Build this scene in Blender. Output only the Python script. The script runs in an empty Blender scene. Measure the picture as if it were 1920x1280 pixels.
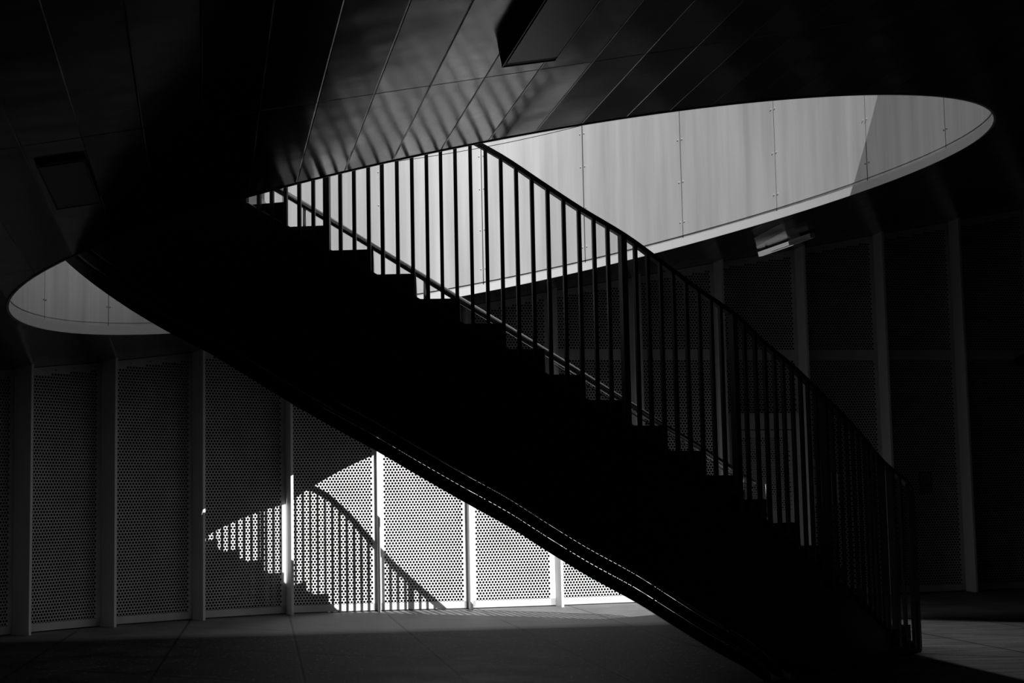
import bpy, math, random
import numpy as np
from mathutils import Matrix, Vector

random.seed(7)
C = bpy.context.scene.collection
SC = bpy.context.scene

# ------------------------------------------------------------------ camera, sky, sun, exposure
FPX = 2950.0                      # focal length in pixels of the 1920 wide frame
EYE = 1.28
PITCH = math.atan(305 / FPX)
ROLL = 0.0203
fw = np.array([0, math.cos(PITCH), math.sin(PITCH)])
_r0 = np.array([1.0, 0, 0]); _u0 = np.cross(_r0, fw)
RT = _r0 * math.cos(ROLL) - _u0 * math.sin(ROLL)
UP = _u0 * math.cos(ROLL) + _r0 * math.sin(ROLL)
CAM = np.array([0, 0, EYE])
cd = bpy.data.cameras.new('camera'); cam = bpy.data.objects.new('camera', cd); C.objects.link(cam)
cd.sensor_width = 36.0; cd.lens = FPX / 1920 * 36.0; cd.clip_end = 300
cam.matrix_world = Matrix(((RT[0], UP[0], -fw[0], CAM[0]), (RT[1], UP[1], -fw[1], CAM[1]),
                           (RT[2], UP[2], -fw[2], CAM[2]), (0, 0, 0, 1)))
SC.camera = cam

w = bpy.data.worlds.new('sky'); SC.world = w; w.use_nodes = True
w.node_tree.nodes['Background'].inputs[0].default_value = (0.62, 0.62, 0.62, 1)
w.node_tree.nodes['Background'].inputs[1].default_value = 0.3

SUN_AZ = math.radians(13.0); SUN_TE = 1.2       # travel azimuth (towards -x, +y) and tan(elevation)
sd = bpy.data.lights.new('sun', 'SUN'); sun = bpy.data.objects.new('sun', sd); C.objects.link(sun)
sd.energy = 9.0; sd.angle = math.radians(0.04); sd.color = (1, 1, 1)
_dir = Vector((-math.sin(SUN_AZ), math.cos(SUN_AZ), -SUN_TE))
sun.rotation_euler = _dir.to_track_quat('-Z', 'Y').to_euler(); sun.location = (3, -5, 20)

# hazy sky: grey all round, brighter towards the sun
_n = w.node_tree; _bg = _n.nodes['Background']
_tc = _n.nodes.new('ShaderNodeTexCoord'); _dt = _n.nodes.new('ShaderNodeVectorMath'); _dt.operation = 'DOT_PRODUCT'
_dt.inputs[1].default_value = tuple(-_dir.normalized()); _n.links.new(_tc.outputs['Generated'], _dt.inputs[0])
def _m(op, a, b_):
    q = _n.nodes.new('ShaderNodeMath'); q.operation = op
    for i, v_ in enumerate((a, b_)):
        if isinstance(v_, (int, float)): q.inputs[i].default_value = v_
        else: _n.links.new(v_, q.inputs[i])
    return q.outputs[0]
_glow = _m('POWER', _m('MAXIMUM', _dt.outputs['Value'], 0.0), 7.0)
_bg.inputs[0].default_value = (1, 1, 1, 1)
_n.links.new(_m('ADD', 0.16, _m('MULTIPLY', _glow, 0.7)), _bg.inputs[1])

SC.view_settings.view_transform = 'Standard'; SC.view_settings.look = 'None'
SC.view_settings.gamma = 1.0; SC.view_settings.use_curve_mapping = False
SC.view_settings.exposure = 0.0

# ------------------------------------------------------------------ measuring helpers (only used to place things in the world)
def ray(x, y):
    d = (x - 960) * RT + (640 - y) * UP + FPX * fw
    return d / d[1]
def proj(P):
    p = np.asarray(P, float) - CAM; z = p @ fw
    return 960 + FPX * (p @ RT) / z, 640 - FPX * (p @ UP) / z
def at_depth(x, y, D): return CAM + ray(x, y) * D
def at_height(x, y, z):
    d = ray(x, y); return CAM + d * ((z - EYE) / d[2])

# ceiling plane: seams run along U2, it climbs along V2
U2 = np.array([-0.19330599, 0.98113852]); V2 = np.array([0.98113852, 0.19330599])
CC, GX, GY = 3.5004, 0.1812, 0.0196
def ceil_z(x, y): return CC + GX * x + GY * y
def ceil_at(x, y):
    d = ray(x, y); t = (CC - EYE) / (d[2] - GX * d[0] - GY); return CAM + d * t
CTR = np.array([-0.06, 14.37])     # centre of the round light well
WELL_TOP = 8.05

# ------------------------------------------------------------------ materials
def mat(name, col, rough=0.5, metal=0.0, spec=0.5, noise=None, bump=None):
    m = bpy.data.materials.new(name); m.use_nodes = True
    nt = m.node_tree; b = nt.nodes['Principled BSDF']
    b.inputs['Base Color'].default_value = (col, col, col, 1)
    b.inputs['Roughness'].default_value = rough; b.inputs['Metallic'].default_value = metal
    b.inputs['Specular IOR Level'].default_value = spec
    if noise:
        sc_, amt, stretch = noise
        tc = nt.nodes.new('ShaderNodeTexCoord'); mp = nt.nodes.new('ShaderNodeMapping')
        mp.inputs['Scale'].default_value = stretch
        nz = nt.nodes.new('ShaderNodeTexNoise'); nz.inputs['Scale'].default_value = sc_; nz.inputs['Detail'].default_value = 5
        mr = nt.nodes.new('ShaderNodeMapRange')
        mr.inputs['From Min'].default_value = 0.3; mr.inputs['From Max'].default_value = 0.7
        mr.inputs['To Min'].default_value = col * (1 - amt); mr.inputs['To Max'].default_value = col * (1 + amt)
        nt.links.new(tc.outputs['Object'], mp.inputs['Vector']); nt.links.new(mp.outputs[0], nz.inputs['Vector'])
        nt.links.new(nz.outputs['Fac'], mr.inputs['Value']); nt.links.new(mr.outputs[0], b.inputs['Base Color'])
    if bump:
        sc_, st, dist = bump
        tc = nt.nodes.new('ShaderNodeTexCoord')
        nz = nt.nodes.new('ShaderNodeTexNoise'); nz.inputs['Scale'].default_value = sc_; nz.inputs['Detail'].default_value = 2
        bp = nt.nodes.new('ShaderNodeBump'); bp.inputs['Strength'].default_value = st; bp.inputs['Distance'].default_value = dist
        nt.links.new(tc.outputs['Object'], nz.inputs['Vector']); nt.links.new(nz.outputs['Fac'], bp.inputs['Height'])
        nt.links.new(bp.outputs[0], b.inputs['Normal'])
    return m

M_WELL = mat('brushed_well_sheet', 0.43, 0.40, 0.60, noise=(1.2, 0.14, (6, 6, 0.35)), bump=(0.8, 0.25, 0.02))
M_LIP = mat('well_edge_sheet', 0.40, 0.5, 0.3)
M_FENCE = mat('galvanised_sheet', 0.58, 0.5, 0.1, noise=(3.0, 0.12, (1, 1, 1)))
M_POST = mat('painted_post', 0.8, 0.4, 0.0)
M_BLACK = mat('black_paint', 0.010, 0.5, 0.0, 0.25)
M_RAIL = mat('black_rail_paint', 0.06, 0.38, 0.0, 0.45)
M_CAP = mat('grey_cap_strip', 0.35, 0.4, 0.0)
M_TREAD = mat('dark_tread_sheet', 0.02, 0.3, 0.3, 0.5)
M_TRIM = mat('polished_stair_trim', 0.55, 0.15, 1.0)
M_TUBE = mat('satin_steel_tube', 0.95, 0.22, 1.0)
M_DARK = mat('dark_concrete', 0.03, 0.8)
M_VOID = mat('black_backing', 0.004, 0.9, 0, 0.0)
M_WHITE = mat('white_enamel', 0.75, 0.4)
M_SIGN = mat('sign_white', 0.92, 0.5)
M_INK = mat('sign_ink', 0.02, 0.6)
M_BOX = mat('ceiling_box_sheet', 0.10, 0.35, 0.6)

def ceiling_material():
    m = bpy.data.materials.new('dark_soffit_planks'); m.use_nodes = True
    nt = m.node_tree; L = nt.links; b = nt.nodes['Principled BSDF']
    b.inputs['Metallic'].default_value = 0.85
    geo = nt.nodes.new('ShaderNodeNewGeometry')
    def dot(vx, vy):
        n = nt.nodes.new('ShaderNodeVectorMath'); n.operation = 'DOT_PRODUCT'
        L.new(geo.outputs['Position'], n.inputs[0]); n.inputs[1].default_value = (vx, vy, 0); return n.outputs['Value']
    def math_(op, a, bb, c=None):
        n = nt.nodes.new('ShaderNodeMath'); n.operation = op
        for i, v in enumerate((a, bb, c)):
            if v is None: continue
            if isinstance(v, (int, float)): n.inputs[i].default_value = v
            else: L.new(v, n.inputs[i])
        return n.outputs[0]
    v = dot(V2[0], V2[1]); u = dot(U2[0], U2[1])
    def seam(coord, period, phase, half):
        t = math_('DIVIDE', math_('SUBTRACT', coord, phase - period / 2), period)
        fr = math_('FRACT', t, None)
        d = math_('MULTIPLY', math_('ABSOLUTE', math_('SUBTRACT', fr, 0.5), None), period)   # metres from the seam
        return math_('SMOOTH_MIN', math_('DIVIDE', d, half), 1.0, 0.0), d, math_('FLOOR', t, None)
    s1, d1, id1 = seam(v, 0.31, -0.01, 0.006)
    s2, d2, id2 = seam(u, 3.60, 8.43, 0.007)
    s = math_('MULTIPLY', s1, s2)
    wn = nt.nodes.new('ShaderNodeTexWhiteNoise'); wn.noise_dimensions = '2D'
    cmb = nt.nodes.new('ShaderNodeCombineXYZ'); L.new(math_('FLOOR', math_('DIVIDE', math_('ADD', v, 0.01), 0.31), None), cmb.inputs[0])
    L.new(math_('FLOOR', math_('DIVIDE', math_('SUBTRACT', u, 8.43), 3.6), None), cmb.inputs[1]); L.new(cmb.outputs[0], wn.inputs['Vector'])
    nz = nt.nodes.new('ShaderNodeTexNoise'); nz.inputs['Scale'].default_value = 1.3; nz.inputs['Detail'].default_value = 2
    L.new(geo.outputs['Position'], nz.inputs['Vector'])
    base = math_('ADD', 0.085, math_('MULTIPLY', wn.outputs['Value'], 0.035))
    col = math_('MULTIPLY', base, math_('ADD', 0.1, math_('MULTIPLY', s, 0.9)))
    L.new(col, b.inputs['Base Color'])
    n2 = nt.nodes.new('ShaderNodeTexNoise'); n2.inputs['Scale'].default_value = 14; n2.inputs['Detail'].default_value = 4
    L.new(geo.outputs['Position'], n2.inputs['Vector'])
    L.new(math_('ADD', 0.13, math_('MULTIPLY', n2.outputs['Fac'], 0.09)), b.inputs['Roughness'])
    # each plank is very slightly dished and tilted; a shallow groove runs between planks
    h = math_('ADD', math_('MULTIPLY', s, 0.0015), math_('MULTIPLY', math_('POWER', math_('SUBTRACT', 0.155, d1), 2.0), 0.10))
    h = math_('ADD', h, math_('MULTIPLY', nz.outputs['Fac'], 0.010))
    bp = nt.nodes.new('ShaderNodeBump'); bp.inputs['Strength'].default_value = 1.0; bp.inputs['Distance'].default_value = 1.0
    L.new(h, bp.inputs['Height']); L.new(bp.outputs[0], b.inputs['Normal'])
    return m
M_CEIL = ceiling_material()

def floor_material():
    m = bpy.data.materials.new('dark_concrete_floor'); m.use_nodes = True
    nt = m.node_tree; L = nt.links; b = nt.nodes['Principled BSDF']
    geo = nt.nodes.new('ShaderNodeNewGeometry')
    def math_(op, a, bb=None):
        n = nt.nodes.new('ShaderNodeMath'); n.operation = op
        for i, v in enumerate((a, bb)):
            if v is None: continue
            if isinstance(v, (int, float)): n.inputs[i].default_value = v
            else: L.new(v, n.inputs[i])
        return n.outputs[0]
    def joint(ax, ay, period, phase, half):
        n = nt.nodes.new('ShaderNodeVectorMath'); n.operation = 'DOT_PRODUCT'
        L.new(geo.outputs['Position'], n.inputs[0]); n.inputs[1].default_value = (ax, ay, 0)
        t = math_('DIVIDE', math_('SUBTRACT', n.outputs['Value'], phase - period / 2), period)
        d = math_('MULTIPLY', math_('ABSOLUTE', math_('SUBTRACT', math_('FRACT', t), 0.5)), period)
        return math_('MINIMUM', math_('DIVIDE', d, half), 1.0)
    a = math.radians(-9.0)
    j = math_('MULTIPLY', joint(math.cos(a), -math.sin(a), 1.16, math.cos(a) * -2.72 - math.sin(a) * 18.99, 0.02),
              joint(0.55, 0.83, 1.9, 0.55 * -2.09 + 0.83 * 18.9, 0.02))
    nz = nt.nodes.new('ShaderNodeTexNoise'); nz.inputs['Scale'].default_value = 2.0; nz.inputs['Detail'].default_value = 8
    L.new(geo.outputs['Position'], nz.inputs['Vector'])
    n2 = nt.nodes.new('ShaderNodeTexNoise'); n2.inputs['Scale'].default_value = 45; n2.inputs['Detail'].default_value = 4
    L.new(geo.outputs['Position'], n2.inputs['Vector'])
    # pale concrete slabs along the wall, dark rough asphalt in front of them
    nd = nt.nodes.new('ShaderNodeVectorMath'); nd.operation = 'DOT_PRODUCT'
    L.new(geo.outputs['Position'], nd.inputs[0]); nd.inputs[1].default_value = (-0.09, 0.996, 0)
    zone = nt.nodes.new('ShaderNodeMapRange'); zone.inputs['From Min'].default_value = 16.3; zone.inputs['From Max'].default_value = 16.9
    L.new(nd.outputs['Value'], zone.inputs['Value'])
    conc = math_('ADD', 0.0, math_('MULTIPLY', nz.outputs['Fac'], 0.18))
    sp = nt.nodes.new('ShaderNodeTexVoronoi'); sp.inputs['Scale'].default_value = 16; L.new(geo.outputs['Position'], sp.inputs['Vector'])
    spk = math_('MULTIPLY', math_('LESS_THAN', sp.outputs['Distance'], 0.16), 0.10)
    asph = math_('ADD', math_('MULTIPLY', math_('MULTIPLY', nz.outputs['Fac'], nz.outputs['Fac']), 0.06), spk)
    # pool of light painted into the floor colour, right of the stair foot
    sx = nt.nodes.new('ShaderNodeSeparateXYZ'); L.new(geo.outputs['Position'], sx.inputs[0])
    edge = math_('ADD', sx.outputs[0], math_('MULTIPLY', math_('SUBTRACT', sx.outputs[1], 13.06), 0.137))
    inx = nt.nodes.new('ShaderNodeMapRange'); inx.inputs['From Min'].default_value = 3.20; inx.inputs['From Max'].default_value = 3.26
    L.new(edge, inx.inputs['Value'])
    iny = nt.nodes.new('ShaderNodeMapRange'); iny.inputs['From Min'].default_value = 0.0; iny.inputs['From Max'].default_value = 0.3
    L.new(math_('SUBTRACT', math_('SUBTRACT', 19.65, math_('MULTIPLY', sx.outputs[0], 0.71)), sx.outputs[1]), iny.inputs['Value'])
    bay = math_('MULTIPLY', inx.outputs[0], iny.outputs[0])  # mask of the painted light pool
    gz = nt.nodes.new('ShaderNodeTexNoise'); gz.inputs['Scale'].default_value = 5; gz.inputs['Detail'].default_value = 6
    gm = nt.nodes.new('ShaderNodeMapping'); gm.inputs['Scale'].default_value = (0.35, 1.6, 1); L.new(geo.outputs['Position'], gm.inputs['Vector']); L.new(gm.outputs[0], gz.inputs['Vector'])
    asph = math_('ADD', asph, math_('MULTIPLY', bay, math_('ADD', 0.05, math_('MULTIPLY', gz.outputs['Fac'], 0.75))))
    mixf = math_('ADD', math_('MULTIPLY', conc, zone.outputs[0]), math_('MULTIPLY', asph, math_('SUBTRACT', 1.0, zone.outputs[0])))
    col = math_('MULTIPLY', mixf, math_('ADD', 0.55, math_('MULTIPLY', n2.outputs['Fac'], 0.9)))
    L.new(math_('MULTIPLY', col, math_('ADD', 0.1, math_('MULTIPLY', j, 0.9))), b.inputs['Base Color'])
    rz = nt.nodes.new('ShaderNodeMath'); rz.operation = 'MULTIPLY_ADD'; rz.inputs[1].default_value = 0.25; rz.inputs[2].default_value = 0.48
    L.new(nz.outputs['Fac'], rz.inputs[0]); L.new(math_('SUBTRACT', rz.outputs[0], math_('MULTIPLY', zone.outputs[0], 0.05)), b.inputs['Roughness'])
    L.new(math_('ADD', 0.02, math_('MULTIPLY', zone.outputs[0], 0.25)), b.inputs['Specular IOR Level'])
    h = math_('ADD', math_('MULTIPLY', j, 0.004), math_('MULTIPLY', n2.outputs['Fac'], 0.003))
    bp = nt.nodes.new('ShaderNodeBump'); bp.inputs['Strength'].default_value = 0.7; bp.inputs['Distance'].default_value = 1.0
    L.new(h, bp.inputs['Height']); L.new(bp.outputs[0], b.inputs['Normal'])
    return m
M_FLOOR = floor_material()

# ------------------------------------------------------------------ mesh helpers
class MB:
    def __init__(s): s.v = []; s.f = []
    def add(s, vs, fs):
        o = len(s.v); s.v += [tuple(float(c) for c in p) for p in vs]; s.f += [tuple(i + o for i in f) for f in fs]
    def box8(s, b4, t4):         # four bottom corners, four top corners (same order)
        s.add(list(b4) + list(t4), [(3, 2, 1, 0), (4, 5, 6, 7), (0, 1, 5, 4), (1, 2, 6, 5), (2, 3, 7, 6), (3, 0, 4, 7)])
    def box(s, c, ax, ay, az, hx, hy, hz):
        c, ax, ay, az = (np.array(q, float) for q in (c, ax, ay, az))
        q = [(-1, -1), (1, -1), (1, 1), (-1, 1)]
        s.box8([c + ax * hx * a + ay * hy * b - az * hz for a, b in q], [c + ax * hx * a + ay * hy * b + az * hz for a, b in q])
    def sweep(s, pts, prof, closed=True, side=None):
        """prof: list of (sideways, up) offsets; sideways is in plan, perpendicular to the path; up is world z."""
        pts = [np.array(p, float) for p in pts]; n = len(prof); o = len(s.v)
        for i, p in enumerate(pts):
            a = pts[max(i - 1, 0)]; b = pts[min(i + 1, len(pts) - 1)]
            t = (b - a)[:2]; t = t / (np.linalg.norm(t) + 1e-12); nn = np.array([-t[1], t[0], 0.0])
            for (du, dz) in prof: s.v.append(tuple(float(c) for c in (p + nn * du + np.array([0, 0, dz]))))
        for i in range(len(pts) - 1):
            for k in range(n):
                k2 = (k + 1) % n
                s.f.append((o + i * n + k, o + i * n + k2, o + (i + 1) * n + k2, o + (i + 1) * n + k))
        s.f.append(tuple(o + k for k in range(n))[::-1]); e = o + (len(pts) - 1) * n; s.f.append(tuple(e + k for k in range(n)))
    def tube(s, pts, r, seg=10):
        pts = [np.array(p, float) for p in pts]; o = len(s.v)
        for i, p in enumerate(pts):
            a = pts[max(i - 1, 0)]; b = pts[min(i + 1, len(pts) - 1)]
            t = (b - a) / (np.linalg.norm(b - a) + 1e-12)
            x = np.cross(t, [0, 0, 1.0]); 
            if np.linalg.norm(x) < 1e-3: x = np.array([1.0, 0, 0])
            x /= np.linalg.norm(x); y = np.cross(x, t)
            for k in range(seg):
                q = 2 * math.pi * k / seg; s.v.append(tuple(float(c) for c in (p + x * r * math.cos(q) + y * r * math.sin(q))))
        for i in range(len(pts) - 1):
            for k in range(seg):
                k2 = (k + 1) % seg
                s.f.append((o + i * seg + k, o + i * seg + k2, o + (i + 1) * seg + k2, o + (i + 1) * seg + k))
        s.f.append(tuple(o + k for k in range(seg))[::-1]); e = o + (len(pts) - 1) * seg; s.f.append(tuple(e + k for k in range(seg)))
    def build(s, name, m, parent=None, smooth=False, origin=None):
        me = bpy.data.meshes.new(name)
        v = s.v
        if origin is not None: v = [(a - origin[0], b - origin[1], c - origin[2]) for a, b, c in v]
        me.from_pydata(v, [], s.f); me.materials.append(m)
        if smooth: me.polygons.foreach_set('use_smooth', [True] * len(me.polygons))
        me.update()
        o = bpy.data.objects.new(name, me); C.objects.link(o)
        if origin is not None: o.location = origin
        if parent is not None:
            o.parent = parent
            if origin is None and parent.type == 'EMPTY': o.matrix_parent_inverse = Matrix.Translation(-parent.location)
        return o
def tag(o, label=None, cat=None, group=None, kind=None):
    for k, v in (('label', label), ('category', cat), ('group', group), ('kind', kind)):
        if v: o[k] = v
    return o
def empty(name, loc):
    o = bpy.data.objects.new(name, None); C.objects.link(o); o.location = loc; o.empty_display_size = 0.2
    return o

# ------------------------------------------------------------------ fence line in plan
BASE = [(0, 1192), (48, 1187), (212, 1172), (378, 1160), (547, 1150), (713, 1145), (880, 1141), (1045, 1135.5), (1170, 1130.5),
        (1363, 1124), (1518, 1118), (1669, 1113), (1815, 1108), (1960, 1103)]
BP = np.array([at_height(x, y, 0)[:2] for x, y in BASE])
def fence_hit(x, y):
    d = ray(x, y)
    for i in range(len(BP) - 1):
        a, b = BP[i], BP[i + 1]
        M = np.array([[d[0], -(b - a)[0]], [1, -(b - a)[1]]]); s = np.linalg.solve(M, a)
        lo = s[1] >= 0 or i == 0; hi = s[1] < 1 or i == len(BP) - 2
        if lo and hi and s[0] > 0: return CAM + d * s[0]
# post positions: pixel column of each post's root at floor level
def base_y(x): return float(np.interp(x, [p[0] for p in BASE], [p[1] for p in BASE]))
POST_PX = [24, 190, 363, 539, 711, 881, 1045, 1204, 1361, 1517, 1668, 1814, 1959]
PP = [at_height(x, base_y(x), 0)[:2] for x in POST_PX]
# the run goes on curving beyond the frame on the left and straight on the right
d0 = PP[0] - PP[1]; a0 = math.atan2(d0[1], d0[0])
left = []
p = PP[0]
for k in range(4):
    a0 += math.radians(7); p = p + 1.1 * np.array([math.cos(a0), math.sin(a0)]); left.insert(0, p)
p = PP[-1]; a1 = math.atan2(*(PP[-1] - PP[-2])[::-1])
right = []
for k in range(4):
    a1 += math.radians(1.0); p = p + 1.0 * np.array([math.cos(a1), math.sin(a1)]); right.append(p)
PL = left + PP + right                     # plan polyline of posts
NL = len(left)
def plan_normal(i):                        # towards the camera side
    a = PL[max(i - 1, 0)]; b = PL[min(i + 1, len(PL) - 1)]; t = (b - a) / np.linalg.norm(b - a)
    return np.array([t[1], -t[0]])

# ------------------------------------------------------------------ setting
def grid_plane(name, x0, x1, y0, y1, zf, m):
    b = MB(); b.add([(x0, y0, zf(x0, y0)), (x1, y0, zf(x1, y0)), (x1, y1, zf(x1, y1)), (x0, y1, zf(x0, y1))], [(0, 1, 2, 3)])
    return b.build(name, m)
XL, XR, YB, YF = -10.5, 11.5, -5.0, 25.0
b = MB(); b.box8([(XL, YB, -0.3), (XR, YB, -0.3), (XR, YF, -0.3), (XL, YF, -0.3)], [(XL, YB, 0), (XR, YB, 0), (XR, YF, 0), (XL, YF, 0)])
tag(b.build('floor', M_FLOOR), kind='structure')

# well outline (polar radii measured round its centre; it is a slightly flattened circle)
near = [(10, 575), (18, 550), (45, 525), (80, 508), (112, 497), (300, 415), (440, 380), (520, 357), (640, 320), (740, 295), (920, 262),
        (1100, 235), (1300, 205), (1500, 183), (1600, 177), (1700, 175), (1780, 178), (1820, 188), (1850, 200), (1863, 215)]
far = [(1862, 225), (1850, 245), (1820, 268), (1760, 302), (1700, 327), (1600, 366), (1500, 397), (1400, 426), (1300, 453), (1200, 480),
       (1100, 507), (1000, 529), (900, 550), (320, 623), (200, 627), (120, 620), (60, 610), (25, 597)]
_sh = []                           # hidden stretch of the rim, known from where its shadow falls on the wall
for q_ in ((500, 940), (540, 922), (590, 903), (640, 885), (700, 869), (740, 863)):
    Q_ = fence_hit(*q_); sx_, sy_ = -math.sin(SUN_AZ), math.cos(SUN_AZ)
    L_ = (CC + GX * Q_[0] + GY * Q_[1] - Q_[2]) / (SUN_TE + GX * sx_ + GY * sy_); _sh.append((Q_[0] - sx_ * L_, Q_[1] - sy_ * L_))
_pp = np.array([ceil_at(*q)[:2] for q in near + far] + [np.array(q) for q in _sh]) - CTR
_a = np.arctan2(_pp[:, 1], _pp[:, 0]); _r = np.hypot(_pp[:, 0], _pp[:, 1])
# smooth periodic fit of the radius
_K = 6
_A = np.column_stack([np.ones_like(_a)] + [f(k * _a) for k in range(1, _K) for f in (np.cos, np.sin)])
_cf = np.linalg.solve(_A.T @ _A + 0.02 * np.eye(_A.shape[1]) * np.array([0] + [1] * (_A.shape[1] - 1)), _A.T @ _r)
def well_r(a):
    return float(_cf @ np.array([1.0] + [f(k * a) for k in range(1, _K) for f in (math.cos, math.sin)]))
NW = 180
def well_pt(a, dr=0.0):
    r = well_r(a) + dr; return CTR + r * np.array([math.cos(a), math.sin(a)])
angs = [2 * math.pi * k / NW for k in range(NW)]

def holed_slab(name, zlo, zhi, m):
    """slab with the round well cut out; outer edge is the building outline"""
    b = MB(); cor = [(XR, YF), (XL, YF), (XL, YB), (XR, YB)]
    def outer(a):
        d = np.array([math.cos(a), math.sin(a)]); ts = []
        if d[0] > 1e-9: ts.append((XR - CTR[0]) / d[0])
        if d[0] < -1e-9: ts.append((XL - CTR[0]) / d[0])
        if d[1] > 1e-9: ts.append((YF - CTR[1]) / d[1])
        if d[1] < -1e-9: ts.append((YB - CTR[1]) / d[1])
        return CTR + d * min(ts)
    aa = sorted(set(angs + [math.atan2(y - CTR[1], x - CTR[0]) % (2 * math.pi) for x, y in cor])); n = len(aa)
    vs = []
    for a in aa:
        i = well_pt(a); o = outer(a)
        vs += [(i[0], i[1], zlo(*i)), (o[0], o[1], zlo(*o)), (o[0], o[1], zhi(*o)), (i[0], i[1], zhi(*i))]
    fs = []
    for k in range(n):
        q = 4 * k; r = 4 * ((k + 1) % n)
        fs += [(q, r, r + 1, q + 1), (q + 2, r + 2, r + 3, q + 3), (q + 1, r + 1, r + 2, q + 2)]
    b.add(vs, fs); return tag(b.build(name, m), kind='structure')
holed_slab('ceiling', ceil_z, lambda x, y: ceil_z(x, y) + 0.12, M_CEIL)
holed_slab('roof_deck', lambda x, y: WELL_TOP - 0.25, lambda x, y: WELL_TOP - 0.02, M_DARK)

# the wall of the well: bent sheets with open joints, over a dark backing
def well_sheet_mesh(mb, a0, a1, z0f, z1f, dr, th=0.012):
    n = max(2, int((a1 - a0) / math.radians(2)))
    A = [a0 + (a1 - a0) * k / n for k in range(n + 1)]
    vs = []
    for a in A:
        i = well_pt(a, dr); o = well_pt(a, dr + th)
        vs += [(i[0], i[1], z0f(i)), (i[0], i[1], z1f(i)), (o[0], o[1], z1f(o)), (o[0], o[1], z0f(o))]
    fs = []
    for k in range(n):
        q = 4 * k; r = q + 4
        fs += [(q, q + 1, r + 1, r), (q + 1, q + 2, r + 2, r + 1), (q + 2, q + 3, r + 3, r + 2), (q + 3, q, r, r + 3)]
    fs += [(3, 2, 1, 0), (4 * n, 4 * n + 1, 4 * n + 2, 4 * n + 3)]
    mb.add(vs, fs)
wm = MB()
step_a = math.radians(16.6); gap = 0.0011
seam0 = math.radians(10.6)
nseg = 22
seams = [seam0 + step_a * k for k in range(-6, 16)]
seams = seams[:21] + [seams[0] + 2 * math.pi]
for k in range(len(seams) - 1):
    a_, b_ = seams[k] + gap, seams[k + 1] - gap
    well_sheet_mesh(wm, a_, b_, lambda p: ceil_z(*p) + 0.0, lambda p: ceil_z(*p) + 1.745, 0.012)
    well_sheet_mesh(wm, a_, b_, lambda p: ceil_z(*p) + 1.753, lambda p: WELL_TOP, 0.012)
wall = wm.build('wall_well', M_WELL, smooth=False); tag(wall, kind='structure')
bm_ = MB(); well_sheet_mesh(bm_, 0, 2 * math.pi - 1e-4, lambda p: ceil_z(*p) + 0.05, lambda p: WELL_TOP - 0.03, 0.03, 0.05)
bk = bm_.build('well_backing', M_VOID, wall)
rv = MB()                                   # rivets beside the joints
for a in seams[:-1]:
    for da in (-0.006, 0.006):
        for h in (0.28, 0.75, 1.25, 1.65):
            pt = well_pt(a + da, 0.009); z = ceil_z(*pt) + h
            n_ = (CTR - pt); n_ /= np.linalg.norm(n_)
            rv.tube([(pt[0], pt[1], z), (pt[0] + n_[0] * 0.006, pt[1] + n_[1] * 0.006, z)], 0.007, 8)
rv.build('rivets', M_LIP, wall)
# turned-in edge band round the mouth of the well
lm = MB(); well_sheet_mesh(lm, 0, 2 * math.pi - 1e-4, lambda p: ceil_z(*p) - 0.006, lambda p: ceil_z(*p) + 0.085, -0.012, 0.02)
tag(lm.build('trim_1', M_LIP), kind='structure')

# outer shell
def wall_box(name, x0, y0, x1, y1, z0, z1, m):
    b = MB(); b.box8([(x0, y0, z0), (x1, y0, z0), (x1, y1, z0), (x0, y1, z0)], [(x0, y0, z1), (x1, y0, z1), (x1, y1, z1), (x0, y1, z1)])
    return tag(b.build(name, m), kind='structure')
wall_box('wall_left', XL - 0.3, YB, XL, YF, 0, WELL_TOP, M_DARK)
wall_box('wall_right', XR, YB, XR + 0.3, YF, 0, WELL_TOP, M_DARK)
wall_box('wall_behind', XL, YB - 0.3, XR, YB, 0, WELL_TOP, M_DARK)
wall_box('wall_far', XL, YF, XR, YF + 0.3, 0, WELL_TOP, M_DARK)
# dark backing wall behind the perforated sheets
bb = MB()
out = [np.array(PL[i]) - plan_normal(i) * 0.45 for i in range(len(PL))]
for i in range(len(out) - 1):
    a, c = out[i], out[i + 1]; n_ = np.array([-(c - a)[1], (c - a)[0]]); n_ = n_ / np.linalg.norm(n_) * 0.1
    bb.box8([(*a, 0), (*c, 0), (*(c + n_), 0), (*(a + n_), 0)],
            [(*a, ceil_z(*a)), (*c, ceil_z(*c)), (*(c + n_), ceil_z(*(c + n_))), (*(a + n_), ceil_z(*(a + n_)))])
tag(bb.build('wall_back', M_VOID), kind='structure')

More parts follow.
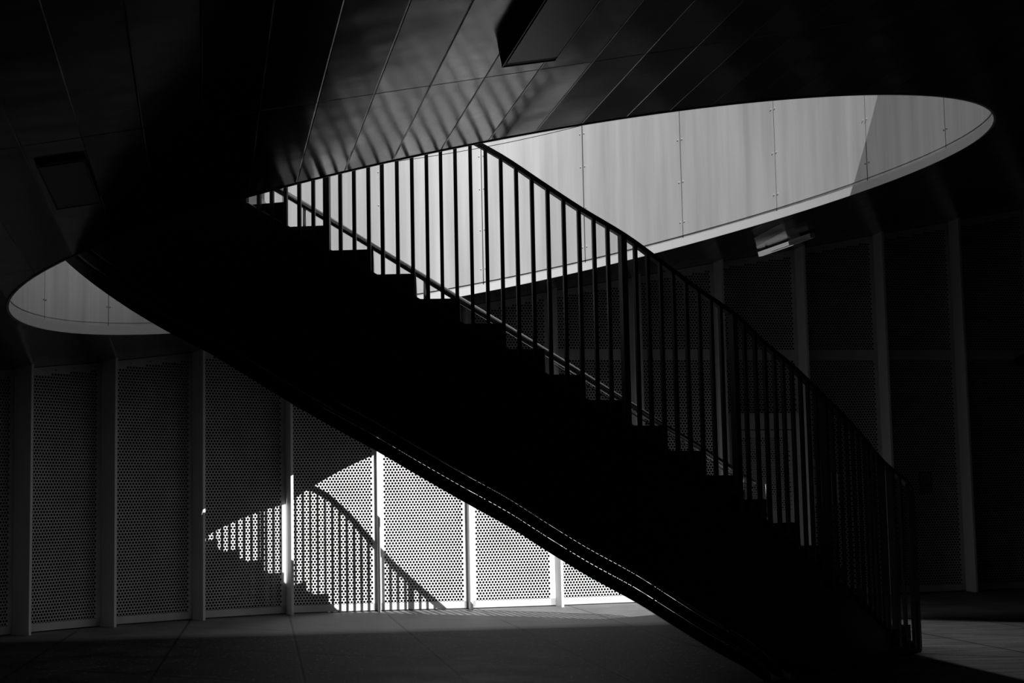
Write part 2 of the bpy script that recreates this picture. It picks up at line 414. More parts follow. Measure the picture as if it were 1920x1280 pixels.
# ------------------------------------------------------------------ perforated sheets
PITCH_H = 0.0390; ROW = PITCH_H * 0.8660254; HOLE = 0.0142
BAND0, BAND1 = 3.125, 3.222
_hex = [(PITCH_H / math.sqrt(3) * math.sin(math.radians(60 * k)), PITCH_H / math.sqrt(3) * math.cos(math.radians(60 * k))) for k in range(6)]
_out12 = []
for k in range(6):
    p0, p1 = _hex[k], _hex[(k + 1) % 6]; _out12 += [p0, ((p0[0] + p1[0]) / 2, (p0[1] + p1[1]) / 2)]
_in12 = [(HOLE * math.sin(math.radians(30 * k)), HOLE * math.cos(math.radians(30 * k))) for k in range(12)]
CELL = np.array(_out12 + _in12)
CELLF = [(k, (k + 1) % 12, 12 + (k + 1) % 12, 12 + k) for k in range(12)]
def perforated(name, A, B, n, zb, ztopf, m, parent, bands, margin=0.045, base_h=0.105, top_m=0.075, pitch=1.0, off=0.0, hole_scale=1.0):
    """sheet from plan point A to B; n = plan normal towards the viewer; holes are real openings"""
    A = np.array(A); B = np.array(B); Lw = np.linalg.norm(B - A); t = (B - A) / Lw
    ph = PITCH_H * pitch; rw = ROW * pitch
    cols = int((Lw - 2 * margin) / ph - 0.5); x0 = (Lw - (cols + 0.5) * ph) / 2 + ph / 2
    cell = CELL.copy() * pitch; cell[12:] *= hole_scale
    zt_max = max(ztopf(*A), ztopf(*B))
    holes = []; solid = []
    r = 0; z = zb + base_h
    while z < zt_max:
        for c in range(-1, cols + 1):
            xc = x0 + (c + 0.5 * (r % 2)) * ph
            zt = ztopf(*(A + t * xc))
            inb = any(b0 - rw * 0.5 < z < b1 + rw * 0.5 for b0, b1 in bands)
            inside = 0 <= c < cols
            if not inside and not (-ph * 0.2 < xc < Lw + ph * 0.2): continue
            if inside and not inb and z + rw * 0.5 < zt - top_m: holes.append((xc, z))
            elif z + rw < zt: solid.append((min(max(xc, ph * .5), Lw - ph * .5), z))
        z += rw; r += 1
    H = np.array(holes); nH = len(H)
    V = (H[:, None, :] + cell[None, :, :]).reshape(-1, 2)
    F = (np.array(CELLF)[None] + (np.arange(nH) * 24)[:, None, None]).reshape(-1, 4)
    verts = np.column_stack([A[0] + V[:, 0] * t[0] + n[0] * off, A[1] + V[:, 0] * t[1] + n[1] * off, V[:, 1]])
    fl = F.ravel(); nq = len(F)
    # solid hexes and strips, as quads
    sv = []; sf = []
    def quad(xa, za, xb, zbq, zc, zd, o):      # (xa,za)-(xb,zbq) bottom, (xb,zc),(xa,zd) top
        k = len(verts) + len(sv)
        for xx, zz in ((xa, za), (xb, zbq), (xb, zc), (xa, zd)):
            q = A + t * xx + n * (off + o); sv.append((q[0], q[1], zz))
        sf.append((k, k + 1, k + 2, k + 3))
    zA, zB = ztopf(*A) - 0.004, ztopf(*B) - 0.004
    for (xc, zz) in solid:
        q = cell[:12:2]; k = len(verts) + len(sv)
        for (dx, dz) in q:
            w_ = A + t * (xc + dx) + n * off; sv.append((w_[0], w_[1], zz + dz))
        sf.append((k, k + 1, k + 2, k + 3)); sf.append((k, k + 3, k + 4, k + 5))
    e = 0.0015
    quad(0, zb, Lw, zb, zb + base_h - rw * 0.62, zb + base_h - rw * 0.62, e)
    quad(0, zb, x0 - ph * 0.5, zb, ztopf(*(A + t * (x0 - ph * .5))) - .004, zA, e)
    xr = x0 + (cols - 0.5 + 0.5) * ph
    quad(xr, zb, Lw, zb, zB, ztopf(*(A + t * xr)) - .004, e)
    quad(0, zA - top_m * 0.55, Lw, zB - top_m * 0.55, zB, zA, e)
    for b0, b1 in bands:
        if b1 < min(zA, zB): quad(0, b0, Lw, b0, b1, b1, 0.006)
    allv = np.vstack([verts, np.array(sv)]); allf = np.vstack([F, np.array(sf)])
    me = bpy.data.meshes.new(name)
    me.vertices.add(len(allv)); me.vertices.foreach_set('co', allv.astype(np.float32).ravel())
    me.loops.add(allf.size); me.loops.foreach_set('vertex_index', allf.astype(np.int32).ravel())
    me.polygons.add(len(allf)); me.polygons.foreach_set('loop_start', np.arange(0, allf.size, 4, dtype=np.int32))
    me.update(calc_edges=True); me.validate()
    me.materials.append(m)
    o = bpy.data.objects.new(name, me); C.objects.link(o)
    if parent is not None:
        o.parent = parent; o.matrix_parent_inverse = Matrix.Translation(-parent.location)
    return o

BAY_LABEL = {
 0: 'perforated metal panel half cut off at the left edge of the photo',
 1: 'perforated metal panel in shade, first full one from the left',
 2: 'perforated metal panel in shade under the left end of the oval opening',
 3: 'perforated metal panel with the tip of the sunlit patch and topmost shadow steps',
 4: 'perforated metal panel with sunlit comb shadow and start of the shadow handrail',
 5: 'sunlit perforated metal panel crossed by the falling shadow of the handrail',
 6: 'sunlit perforated metal panel just right of where the rail shadow meets the floor',
 7: 'last sunlit perforated metal panel, its lower corner cut off by the stair',
 8: 'grey perforated metal panel behind the middle of the stair railing',
 9: 'perforated metal panel above and around the doorway behind the railing',
 10: 'dark perforated metal panel carrying the white notice, right of the doorway',
 11: 'dark perforated metal panel with the small faint sign, right of the railing end',
 12: 'darkest perforated metal panel at the right edge of the photo',
}
for i in range(len(PL) - 1):
    A, B = PL[i], PL[i + 1]; t = (B - A) / np.linalg.norm(B - A); n = np.array([t[1], -t[0]])
    bay = i - NL + 1
    bands = [(BAND0, BAND1)] if min(ceil_z(*A), ceil_z(*B)) > BAND1 + 0.15 else []
    o = perforated('perforated_panel', A + t * 0.018, B - t * 0.018, n, 0.012, lambda x, y: ceil_z(x, y), M_FENCE, None, bands)
    if bay in BAY_LABEL:
        tag(o, BAY_LABEL[bay], 'panel', 'perforated wall panels')
    else:
        w_ = ('first', 'second', 'third', 'fourth', 'fifth')
        tag(o, '%s perforated metal panel beyond the %s edge of the photo' % ((w_[-bay - 1], 'left') if bay < 0 else (w_[bay - 13], 'right')), 'panel', 'perforated wall panels')

POST_LABEL = {
 0: 'vertical fin post nearest the left edge, dark with thin bright edge',
 1: 'dark fin post, second from the left edge',
 2: 'dark fin post touching the underside of the stair, left of the sunlit patch',
 3: 'narrow fin post half lit, its foot in the step shadows',
 4: 'bright slim post in the middle of the sunlit patch',
 5: 'slim post where the handrail shadow reaches the floor',
 6: 'slim post right of the rail shadow, under the stair',
 7: 'grey post behind the railing, left of the widest railing post',
 8: 'bright post forming the left side of the doorway bay',
 9: 'bright post right beside the doorway, left of the white notice',
 10: 'tall pale post just left of the low end of the railing',
 11: 'tall pale post farthest right, standing clear of the stair',
}
for i in range(len(PL)):
    P = PL[i]; n = plan_normal(i); t = np.array([-n[1], n[0]])
    dep = 0.27; hw = 0.016
    b = MB()
    q = [P - t * hw - n * 0.01, P + t * hw - n * 0.01, P + t * hw + n * dep, P - t * hw + n * dep]
    b.box8([(*c, 0) for c in q], [(*c, ceil_z(*c) - 0.002) for c in q])
    o = b.build('fin_post', M_POST, origin=(P[0], P[1], 0))
    k = i - NL
    w_ = ('first', 'second', 'third', 'fourth', 'fifth')
    tag(o, POST_LABEL[k] if k in POST_LABEL else '%s fin post of the perforated wall beyond the %s edge of the photo' % ((w_[-k - 1], 'left') if k < 0 else (w_[k - 12], 'right')), 'post', 'fin posts of the perforated wall')

# ------------------------------------------------------------------ doorway in the bay behind the railing
iD = NL + 8
A, B = PL[iD], PL[iD + 1]; t = (B - A) / np.linalg.norm(B - A); n = np.array([t[1], -t[0]]); Lw = np.linalg.norm(B - A)
door = empty('door_1', (*(A + t * Lw / 2), 0)); tag(door, kind='structure')
def fpt(x, o, z): q = A + t * x + n * o; return (q[0], q[1], z)
def fbox(mb, x0, x1, o0, o1, z0, z1):
    mb.box8([fpt(x0, o0, z0), fpt(x1, o0, z0), fpt(x1, o1, z0), fpt(x0, o1, z0)], [fpt(x0, o0, z1), fpt(x1, o0, z1), fpt(x1, o1, z1), fpt(x0, o1, z1)])
fr = MB(); fbox(fr, 0.05, 0.13, 0.02, 0.09, 0, 2.40); fbox(fr, Lw - 0.14, Lw - 0.04, 0.02, 0.09, 0, 2.40); fbox(fr, 0.131, Lw - 0.141, 0.02, 0.09, 2.19, 2.40)
fbox(fr, 0.14, Lw - 0.15, 0.09, 0.10, 2.28, 2.30); fbox(fr, 0.14, Lw - 0.15, 0.09, 0.10, 2.33, 2.345)
fr.build('door_frame', M_POST, door)
perforated('door_leaf', A + t * 0.14, A + t * (Lw - 0.15), n, 0.02, lambda x, y: 2.18, M_POST, door, [(1.0, 1.10)], margin=0.05, pitch=0.86, off=0.05, hole_scale=0.86)
hd = MB(); hd.tube([fpt(0.25, 0.11, 1.0), fpt(0.25, 0.12, 1.05), fpt(0.36, 0.12, 1.05)], 0.011); hd.build('door_handle', M_TUBE, door)

# ------------------------------------------------------------------ notices
def text_mesh(s, size, m, origin, xdir, ydir, parent, name='lettering'):
    cu = bpy.data.curves.new('t', 'FONT'); cu.body = s; cu.size = size; cu.extrude = 0.0008
    cu.align_x = 'CENTER'; cu.align_y = 'CENTER'
    to = bpy.data.objects.new('t', cu); C.objects.link(to)
    dg = bpy.context.evaluated_depsgraph_get(); me = bpy.data.meshes.new_from_object(to.evaluated_get(dg))
    bpy.data.objects.remove(to)
    x = Vector(xdir).normalized(); y = Vector(ydir).normalized(); z = x.cross(y)
    mt = Matrix(((x[0], y[0], z[0], origin[0]), (x[1], y[1], z[1], origin[1]), (x[2], y[2], z[2], origin[2]), (0, 0, 0, 1)))
    me.transform(mt); me.materials.clear(); me.materials.append(m)
    o = bpy.data.objects.new(name, me); C.objects.link(o); o.parent = parent
    o.matrix_parent_inverse = Matrix.Translation(-parent.location)
    return o
iN = NL + 9
A, B = PL[iN], PL[iN + 1]; t = (B - A) / np.linalg.norm(B - A); n = np.array([t[1], -t[0]]); Lw = np.linalg.norm(B - A)
def along(px, y):                     # distance along this bay of a photo column
    d = ray(px, y); M = np.array([[d[0], -t[0]], [1, -t[1]]]); s = np.linalg.solve(M, A + n * 0.02); return s[1]
t3 = (t[0], t[1], 0)
for (pl, pr, z0, z1, lab, txt) in ((1523.5, 1546, 1.215, 1.785, 'tall white notice beside the doorway with lettering running upwards', 'G III S'),
                              (1553, 1571.5, 1.213, 1.60, 'shorter white notice right of the tall one, behind the railing', None)):
    xa, xb = along(pl, 900), along(pr, 900)
    root = empty('notice_board', (*(A + t * (xa + xb) / 2), z0))
    tag(root, lab, 'sign', 'notices beside the doorway')
    b = MB(); fbox(b, xa, xb, 0.012, 0.020, z0, z1); b.build('board', M_SIGN, root)
    if txt:
        c = fpt((xa + xb) / 2 - 0.02, 0.0215, (z0 + z1) / 2)
for ch_, off_ in (('G', -0.19), ('I', -0.035), ('I', 0.0), ('I', 0.035), ('S', 0.19)):
            text_mesh(ch_, 0.13, M_INK, (c[0], c[1], c[2] + off_), (0, 0, 1), (-t[0], -t[1], 0), root, 'letter')
iN = NL + 10
A, B = PL[iN], PL[iN + 1]; t = (B - A) / np.linalg.norm(B - A); n = np.array([t[1], -t[0]]); Lw = np.linalg.norm(B - A)
xa, xb = along(1724, 905), along(1748, 905)
root = empty('small_sign', (*(A + t * (xa + xb) / 2), 1.31)); tag(root, 'small faint sign with a ring symbol on a dark perforated panel', 'sign')
b = MB(); fbox(b, xa, xb, 0.012, 0.017, 1.31, 1.60); b.build('board', mat('weathered_sign', 0.10, 0.6, 0.2), root)
rg = MB(); rg.tube([fpt((xa + xb) / 2 + 0.06 * math.cos(q), 0.018, 1.515 + 0.06 * math.sin(q)) for q in np.linspace(0, 2 * math.pi, 25)], 0.005, 6)
rg.tube([fpt((xa + xb) / 2 - 0.042, 0.018, 1.557), fpt((xa + xb) / 2 + 0.042, 0.018, 1.473)], 0.005, 6)
fbox(rg, xa + 0.02, xb - 0.02, 0.017, 0.019, 1.35, 1.36); fbox(rg, xa + 0.02, xb - 0.02, 0.017, 0.019, 1.385, 1.395)
rg.build('ring_symbol', mat('faded_symbol', 0.3, 0.6), root)

# dark wall lamp entering at the right edge
iN = NL + 11
A, B = PL[iN], PL[iN + 1]; t = (B - A) / np.linalg.norm(B - A); n = np.array([t[1], -t[0]])
xl = along(1893, 678)
root = empty('wall_lamp', fpt(xl + 0.2, 0.1, 3.09)); tag(root, 'black rounded wall lamp cut off by the right edge, below the wall band', 'lamp')
b = MB()
nu, nv = 16, 10; vs = []
for j in range(nv + 1):
    for k in range(nu):
        ph_ = math.pi * j / nv; th_ = 2 * math.pi * k / nu
        vs.append(fpt(xl + 0.2 - 0.2 * math.cos(ph_), 0.16 + 0.10 * math.sin(ph_) * math.cos(th_), 3.085 + 0.085 * math.sin(ph_) * math.sin(th_)))
b.add(vs, [(j * nu + k, j * nu + (k + 1) % nu, (j + 1) * nu + (k + 1) % nu, (j + 1) * nu + k) for j in range(nv) for k in range(nu)])
b.build('lamp_housing', M_BLACK, root, smooth=True)
b = MB(); fbox(b, xl + 0.15, xl + 0.25, 0.012, 0.08, 3.04, 3.12); b.build('bracket', M_BLACK, root)

# ------------------------------------------------------------------ things on the ceiling
CN = np.array([-GX, -GY, 1.0]); CN /= np.linalg.norm(CN)
def cpl(q, dn=0.0):                   # point under the ceiling at plan q, dn metres below
    return np.array([q[0], q[1], ceil_z(*q)]) - CN * dn
def ceiling_box(name, P4, drop, lab, cat, m_body, m_face, rim=0.02):
    ctr = sum(np.array(p_[:2]) for p_ in P4) / 4
    root = empty(name, tuple(cpl(ctr))); tag(root, lab, cat)
    b = MB(); b.box8([cpl(q, drop) for q in P4], [cpl(q, 0.001) for q in P4]); b.build('housing', m_body, root)
    b = MB(); inn = [ctr + (np.array(q[:2]) - ctr) * 0.93 for q in P4]
    b.box8([cpl(q, drop + 0.006) for q in inn], [cpl(q, drop + 0.0005) for q in inn]); b.build('cover_plate', m_face, root)
    rm = MB()
    for k in range(4):
        a_, c_ = np.array(P4[k][:2]), np.array(P4[(k + 1) % 4][:2])
        rm.tube([cpl(a_, drop), cpl(c_, drop)], 0.005, 6)
    rm.build('rim', m_face, root)
    return root
def shrink(qs, dn):                   # ceiling pixels -> plan points on the plane dn below the ceiling
    o = []
    for x, y in qs:
        d = ray(x, y); z0 = CC - dn; tt = (z0 - EYE) / (d[2] - GX * d[0] - GY); o.append((CAM + d * tt)[:2])
    return o
M_PLATE = mat('box_cover_sheet', 0.60, 0.4, 0.3)
q4 = shrink([(66, 310), (157, 297), (187, 380), (106, 392)], 0.02)
ceiling_box('ceiling_hatch', q4, 0.02, 'small square dark box on the ceiling above the left of the stair', 'ceiling box', M_BOX, M_PLATE)
q0 = shrink([(935, 126), (1035, 113)], 0.10); dd = np.array(U2) * -1
q4 = [q0[0], q0[1], q0[1] + dd * 2.2, q0[0] + dd * 2.2]
ceiling_box('ceiling_hatch', q4, 0.10, 'long dark box on the ceiling cut off by the top edge of the photo', 'ceiling box', M_BLACK, M_BOX)
# strip light by the far wall
a_, c_ = shrink([(1421, 480), (1521, 445)], 0.08)
ax = (c_ - a_); Ll = np.linalg.norm(ax); ax /= Ll; sx = np.array([-ax[1], ax[0]])
root = empty('strip_light', tuple(cpl((a_ + c_) / 2))); tag(root, 'slim white strip light under the ceiling near the wall posts', 'light')
def lbox(mb, s0, s1, w0, w1, d0, d1):
    q = [a_ + ax * s0 + sx * w0, a_ + ax * s1 + sx * w0, a_ + ax * s1 + sx * w1, a_ + ax * s0 + sx * w1]
    mb.box8([cpl(k, d1) for k in q], [cpl(k, d0) for k in q])
b = MB(); lbox(b, Ll * 0.61, Ll, -0.03, 0.05, 0.025, 0.085); b.build('gear_housing', M_POST, root)
for q_ in (0.15, 0.8):
    b = MB(); lbox(b, Ll * q_, Ll * q_ + 0.03, 0.0, 0.02, 0.0005, 0.03); b.build('hanger', M_BLACK, root)
M_LAMP = mat('lit_diffuser', 0.75, 0.4)
M_LAMP.node_tree.nodes['Principled BSDF'].inputs['Emission Color'].default_value = (1, 1, 1, 1)
M_LAMP.node_tree.nodes['Principled BSDF'].inputs['Emission Strength'].default_value = 0.2
b = MB(); lbox(b, 0, Ll * 0.6, -0.005, 0.05, 0.028, 0.088); b.build('diffuser', M_LAMP, root)
b = MB(); lbox(b, Ll * 0.30, Ll * 0.97, -0.05, -0.04, 0.085, 0.092); b.build('edge_strip', M_WHITE, root)

# ------------------------------------------------------------------ the staircase
def build_stair(name, label, P, Z, DIR, W, i0, i1, top_px=None, ftfn=None, depth=1.375, flange=True, pw=0.03, bal_ts=None, post_ts=None,
                tube=None, shell=True, drop_floor=None):
    """P(t): plan of the outer edge at step index t (grows downhill); Z(t): height of the nosing line"""
    root = empty(name, (*P(i1 - 0.5), max(0.0, drop_floor or 0))); tag(root, label, 'staircase')
    ts = np.arange(i0, i1 + 1e-6, 0.25)
    fl = 0.0 if drop_floor is None else drop_floor
    def tan(t):
        d = P(t + 0.05) - P(t - 0.05); return d / np.linalg.norm(d)
    def outn(t):
        d = DIR(t); return -d / np.linalg.norm(d)
    # outer and inner cheek plates
    def cheek(off_w, nm, topoff, botoff, th):
        b = MB(); n_ = 4; o = 0
        for t in ts:
            c = P(t) + DIR(t) * off_w; d = DIR(t) * th
            zt = Z(t) - topoff; zb = max(Z(t) - (botoff(t) if callable(botoff) else botoff), fl + 0.001); zt = max(zt, zb + 0.004)
            b.v += [(c[0], c[1], zb), (c[0], c[1], zt), (c[0] + d[0], c[1] + d[1], zt), (c[0] + d[0], c[1] + d[1], zb)]
        N = len(ts)
        for k in range(N - 1):
            q = 4 * k; r = q + 4
            b.f += [(q, q + 1, r + 1, r), (q + 1, q + 2, r + 2, r + 1), (q + 2, q + 3, r + 3, r + 2), (q + 3, q, r, r + 3)]
        b.f += [(3, 2, 1, 0), (4 * (N - 1), 4 * (N - 1) + 1, 4 * (N - 1) + 2, 4 * (N - 1) + 3)]
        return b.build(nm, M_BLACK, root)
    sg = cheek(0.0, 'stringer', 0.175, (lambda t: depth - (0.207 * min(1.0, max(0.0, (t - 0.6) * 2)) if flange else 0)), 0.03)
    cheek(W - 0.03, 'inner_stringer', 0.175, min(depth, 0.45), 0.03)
    # soffit between the two cheeks
    b = MB()
    for t in ts:
        c0 = P(t) + DIR(t) * 0.03; c1 = P(t) + DIR(t) * (W - 0.03)
        z0 = max(Z(t) - min(depth, 0.45), fl + 0.002)
        b.v += [(*c0, z0), (*c1, z0), (*c1, z0 + 0.02), (*c0, z0 + 0.02)]
    for k in range(len(ts) - 1):
        q = 4 * k; r = q + 4
        b.f += [(q, q + 1, r + 1, r), (q + 1, q + 2, r + 2, r + 1), (q + 2, q + 3, r + 3, r + 2), (q + 3, q, r, r + 3)]
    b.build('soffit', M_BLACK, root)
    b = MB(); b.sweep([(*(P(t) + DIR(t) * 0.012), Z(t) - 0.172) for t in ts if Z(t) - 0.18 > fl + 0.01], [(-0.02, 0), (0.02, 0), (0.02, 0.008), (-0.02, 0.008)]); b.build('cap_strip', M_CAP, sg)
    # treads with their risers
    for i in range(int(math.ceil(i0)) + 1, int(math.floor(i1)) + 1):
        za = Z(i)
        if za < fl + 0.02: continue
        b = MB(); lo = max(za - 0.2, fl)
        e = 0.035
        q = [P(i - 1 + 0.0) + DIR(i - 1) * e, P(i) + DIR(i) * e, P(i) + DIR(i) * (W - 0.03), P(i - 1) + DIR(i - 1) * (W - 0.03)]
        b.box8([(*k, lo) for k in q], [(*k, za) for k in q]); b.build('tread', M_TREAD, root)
    # the lower edge of the stringer: two separate bars hang below the plate, each edge with a polished rounded nose
    if flange:
        def bar(d_top, d_bot, off, nm):
            b = MB(); tt = [t for t in ts if Z(t) - d_top > fl + 0.01]
            for t in tt:
                c = P(t) - DIR(t) * off; d = DIR(t) * 0.02; z1_ = Z(t) - d_top; z0_ = min(max(Z(t) - d_bot, fl + 0.001), z1_ - 0.002)
                b.v += [(c[0], c[1], z0_), (c[0], c[1], z1_), (c[0] + d[0], c[1] + d[1], z1_), (c[0] + d[0], c[1] + d[1], z0_)]
            for k in range(len(tt) - 1):
                q = 4 * k; r = q + 4
                b.f += [(q, q + 1, r + 1, r), (q + 1, q + 2, r + 2, r + 1), (q + 2, q + 3, r + 3, r + 2), (q + 3, q, r, r + 3)]
            b.f += [(3, 2, 1, 0), tuple(4 * (len(tt) - 1) + j for j in range(4))]
            return b.build(nm, M_BLACK, root)
        def nose(parent, dep, off, rad):
            pts = [(*(P(t) - DIR(t) * off), Z(t) - dep) for t in ts if Z(t) - dep > fl + 0.03]
            b = MB(); b.tube(pts, rad, 12); b.build('edge_trim', M_TRIM, parent, smooth=True)
        nose(sg, 1.168, -0.015, 0.017)
        b1_ = bar(1.189, 1.262, 0.03, 'lower_bar'); nose(b1_, 1.262, 0.02, 0.014)
        b2_ = bar(1.281, 1.372, 0.06, 'lower_bar'); nose(b2_, 1.372, 0.05, 0.003)
        for t in np.arange(2.5, i1 - 6, 2.0):
            c = P(t) + DIR(t) * 0.012; b = MB()
            b.box((c[0], c[1], Z(t) - 1.22), (*tan(t), 0), (*DIR(t), 0), (0, 0, 1), 0.006, 0.05, 0.13)
            b.build('bar_bracket', M_BLACK, sg)
    # railing
    rail_pts = [(*(P(t) - DIR(t) * 0.0), Z(t) + 1.14) for t in ts if t <= i1 - 0.3]
    b = MB(); b.sweep(rail_pts, [(-0.024, -0.02), (0.024, -0.02), (0.024, 0.018), (-0.024, 0.018)]); b.build('handrail', M_RAIL, root)
    for t in bal_ts:
        c = P(t); u_ = np.array([*tan(t), 0]); v_ = np.array([-u_[1], u_[0], 0])
        z0 = max(Z(t) - 0.175 - 0.05, fl); z1 = Z(t) + 1.13
        b = MB(); cc = np.array([c[0], c[1], (z0 + z1) / 2]) + np.array([*(-DIR(t) * 0.014), 0])
        b.box(cc, u_, v_, (0, 0, 1), 0.0125, 0.013, (z1 - z0) / 2); b.build('baluster', M_RAIL, root)
    for t in post_ts:
        c = P(t); u_ = np.array([*tan(t), 0]); v_ = np.array([-u_[1], u_[0], 0])
        z0 = max(Z(t) - 0.30, fl); z1 = Z(t) + 1.14
        b = MB(); cc = np.array([c[0], c[1], (z0 + z1) / 2]) + np.array([*(-DIR(t) * 0.014), 0])
        b.box(cc, u_, v_, (0, 0, 1), min(pw, 0.021), pw, (z1 - z0) / 2); b.build('railing_post', M_RAIL, root)
    return root

# plan of the lower flight
NX = [537, 615, 700, 780, 862, 947, 1021, 1097, 1180, 1250, 1318, 1390, 1440, 1497, 1545, 1592, 1632, 1668]
ND = [10.63, 10.60, 10.58, 10.57, 10.58, 10.60, 10.66, 10.74, 10.84, 10.98, 11.13, 11.30, 11.46, 11.64, 11.86, 12.12, 12.46, 12.84]
NYP = [378, 423, 465, 512, 557, 605, 653, 702, 748, 798, 845, 893, 937, 981, 1021, 1063, 1100, 1135]
outer = [at_depth(x, y, D)[:2] for x, y, D in zip(NX, NYP, ND)]
outer += [np.array([3.265, 13.12]), np.array([3.355, 13.42]), np.array([3.41, 13.74]), np.array([3.44, 14.06])]
lft = []
a_0 = math.atan2(outer[0][1] - CTR[1], outer[0][0] - CTR[0]); r_0 = np.linalg.norm(outer[0] - CTR)
for k in range(1, 15):
    a = a_0 - (k * 0.29 + max(0, k - 2) * 0.055) / 4.1; r = r_0 + (4.13 - r_0) * min(1, k / 3)
    lft.insert(0, CTR + r * np.array([math.cos(a), math.sin(a)]))
IDX0 = -len(lft)
NODES = np.array(lft + outer)
def P1(t):
    t = t - IDX0; t = min(max(t, 0.0), len(NODES) - 1.0001); i = int(t); f = t - i
    g = lambda k: NODES[min(max(k, 0), len(NODES) - 1)]
    p0, p1, p2, p3 = g(i - 1), g(i), g(i + 1), g(i + 2)
    return 0.5 * ((2 * p1) + (-p0 + p2) * f + (2 * p0 - 5 * p1 + 4 * p2 - p3) * f * f + (-p0 + 3 * p1 - 3 * p2 + p3) * f ** 3)
def Z1(t): return EYE + 0.175 * (12 - t)
def D1(t):
    p = P1(t)
    rd = np.array([p[0] / p[1] + 0.006, 1.0])
    nin = (CTR - p); nin /= np.linalg.norm(nin)
    if t < 0: k = min(1, -t / 4); d = rd * (1 - k) + nin * k
    else:
        ts_ = [0, 7, 9, 11, 13, 15, 17, 19, 21]; an = [None, None, 2, -6, -20, -40, -57, -72, -80]
        a_ray = math.degrees(math.atan(rd[0]))
        an = [a_ray, a_ray, 2, -6, -20, -40, -57, -72, -80]
        a = math.radians(np.interp(t, ts_, an)); d = np.array([math.sin(a), math.cos(a)])
    return d / np.linalg.norm(d)
def t_at_px(px, zoff=0.5, lo=-3.0, hi=19.0):
    g = np.arange(lo, hi, 0.02); xs = [proj((*P1(t), Z1(t) + zoff))[0] for t in g]
    return float(np.interp(px, xs[:], g)) 
BAL_PX = [460.5, 485.7, 509.5, 535, 560.6, 586.8, 637.5, 663.4, 690.6, 716.4, 744.6, 772.9, 800.7, 827.6, 855.2, 884, 913, 941.8, 970.7, 1000.3,
          1030, 1060, 1089, 1117, 1143, 1195, 1218, 1242, 1266, 1290, 1314, 1337, 1355, 1399, 1419, 1437, 1455, 1471, 1488, 1504, 1518, 1532,
          1562, 1576, 1589, 1601, 1612, 1623, 1632, 1641, 1650, 1658]
bal = [t_at_px(x) for x in BAL_PX]
posts = [t_at_px(x) for x in (612, 1171, 1378, 1547, 1672)]
t_ = posts[-1]
bal += [t_ + 0.32 * k for k in range(1, 8) if t_ + 0.32 * k < 19.4]
t_ = bal[0]; bal += [t_ - 0.32 * k for k in range(1, 24)]
W1 = 1.2
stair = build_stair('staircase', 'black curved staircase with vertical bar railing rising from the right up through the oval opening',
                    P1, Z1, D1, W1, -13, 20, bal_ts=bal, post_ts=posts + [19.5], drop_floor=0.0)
# low steel tube along the inner side
inner_path = lambda t: P1(t) + D1(t) * (W1 + 0.03)
TUBE_PX = [(512, 350), (570, 384), (700, 462), (795, 520), (862, 562), (947, 613), (1030, 664), (1100, 708), (1180, 758), (1240, 796), (1308, 836),
           (1360, 868), (1420, 905), (1480, 945), (1520, 968)]
g = np.arange(-4, 19, 0.02); xs = np.array([proj((*inner_path(t), Z1(t) + 0.1))[0] for t in g])
k_ = int(np.argmax(xs)); tube = []
for x, y in TUBE_PX:
    if x > xs[:k_ + 1].max(): break
    t = float(np.interp(x, xs[:k_ + 1], g[:k_ + 1])); q = inner_path(t); z = at_depth(x, y, q[1])[2]; tube.append((t, q[0], q[1], z))
b = MB(); b.tube([q[1:] for q in tube], 0.026, 14); b.build('inner_guard_tube', M_TUBE, stair, smooth=True)
b = MB(); b.tube([(q[1], q[2], q[3] - 0.055) for q in tube[6:]], 0.006, 8); b.build('inner_guard_bar', M_TUBE, stair, smooth=True)
for px in (571, 797, 1032, 1246, 1400, 1457, 1467):
    t = float(np.interp(px, xs[:k_ + 1], g[:k_ + 1])); q = inner_path(t); zt = float(np.interp(t, [a[0] for a in tube], [a[3] for a in tube]))
    b = MB(); b.tube([(q[0], q[1], zt - 0.3), (q[0], q[1], zt - 0.01)], 0.013 if px < 1450 else 0.007, 10); b.build('inner_guard_post', M_TUBE, stair, smooth=True)

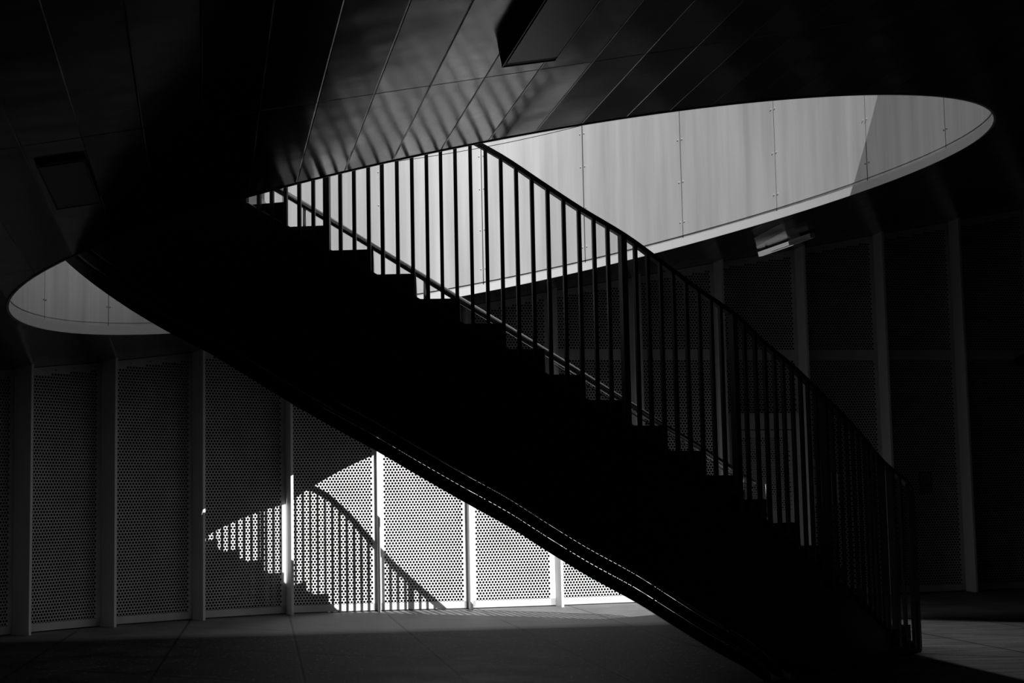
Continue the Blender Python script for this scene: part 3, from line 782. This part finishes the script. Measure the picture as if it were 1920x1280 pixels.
# ------------------------------------------------------------------ unseen upper flight, added and shaped to throw the stair shadow on the wall
s_dir = np.array([-math.sin(SUN_AZ), math.cos(SUN_AZ)])
comb = [(409, 1006), (450, 1023), (490, 1039), (534, 1058), (575, 1080), (617, 1098), (659, 1121)]
fl = [(703, 1148.5), (751, 1149.3), (800, 1150), (848, 1151), (896, 1152), (943, 1153), (990, 1154.6), (1036, 1156), (1082, 1158), (1127, 1160), (1171, 1162), (1214, 1163.6)]
Q = [fence_hit(*q) for q in comb] + [at_height(*q, 0) for q in fl]
L0 = 8.9; zt0 = Q[0][2] + SUN_TE * L0
UN = []
for k, q in enumerate(Q):
    z = zt0 - 0.17 * k; L_ = (z - q[2]) / SUN_TE; UN.append(q[:2] - s_dir * L_)
UN = np.array(UN)
# smooth the plan a little
US = UN.copy()
for _ in range(3):
    US[1:-1] = (US[:-2] + 2 * US[1:-1] + US[2:]) / 4
d_l = (US[0] - US[2]) / 2
for k in range(6): US = np.vstack([US[0] + d_l, US])
UOFF = 6
NU = len(US)
def P2(t):
    t = t + UOFF; t = min(max(t, 0.0), NU - 1.0001); i = int(t); f = t - i; return US[i] * (1 - f) + US[i + 1] * f
def Z2(t): return zt0 - 0.17 * t
def D2(t): return np.array([0.10, -0.995])
n_l = NU - 1 - UOFF
zend = Z2(n_l)
b2 = [k / 3 + 0.17 for k in range(-UOFF * 3 + 1, n_l * 3)]
post2 = [1.83]
up = build_stair('staircase', 'unseen upper staircase added on the roof edge to cast the step and rail shadow', P2, Z2, D2, 1.1, -UOFF, n_l,
                 bal_ts=b2, post_ts=[2.0, 8.7], flange=False, depth=0.9, pw=0.017, drop_floor=min(zend - 0.2, WELL_TOP) - 0.4)
# unseen wall added below the upper flight to keep sun off floor and panels
b = MB(); ts = np.arange(-UOFF, n_l, 0.5)
for t in ts:
    c = P2(t) - np.array([0, 0.05]); zt = Z2(t) - 0.3; z0 = WELL_TOP - 2.2
    zt = max(zt, z0 + 0.05)
    b.v += [(*c, z0), (*c, zt), (c[0], c[1] - 0.2, zt), (c[0], c[1] - 0.2, z0)]
for k in range(len(ts) - 1):
    q = 4 * k; r = q + 4
    b.f += [(q, q + 1, r + 1, r), (q + 1, q + 2, r + 2, r + 1), (q + 2, q + 3, r + 3, r + 2), (q + 3, q, r, r + 3)]
b.f += [(3, 2, 1, 0), (4 * (len(ts) - 1), 4 * (len(ts) - 1) + 1, 4 * (len(ts) - 1) + 2, 4 * (len(ts) - 1) + 3)]
tag(b.build('wall_sun_block', M_DARK), kind='structure')
print('upper flight noses', US[UOFF].round(2), US[-1].round(2), round(zt0, 2), round(zend, 2))
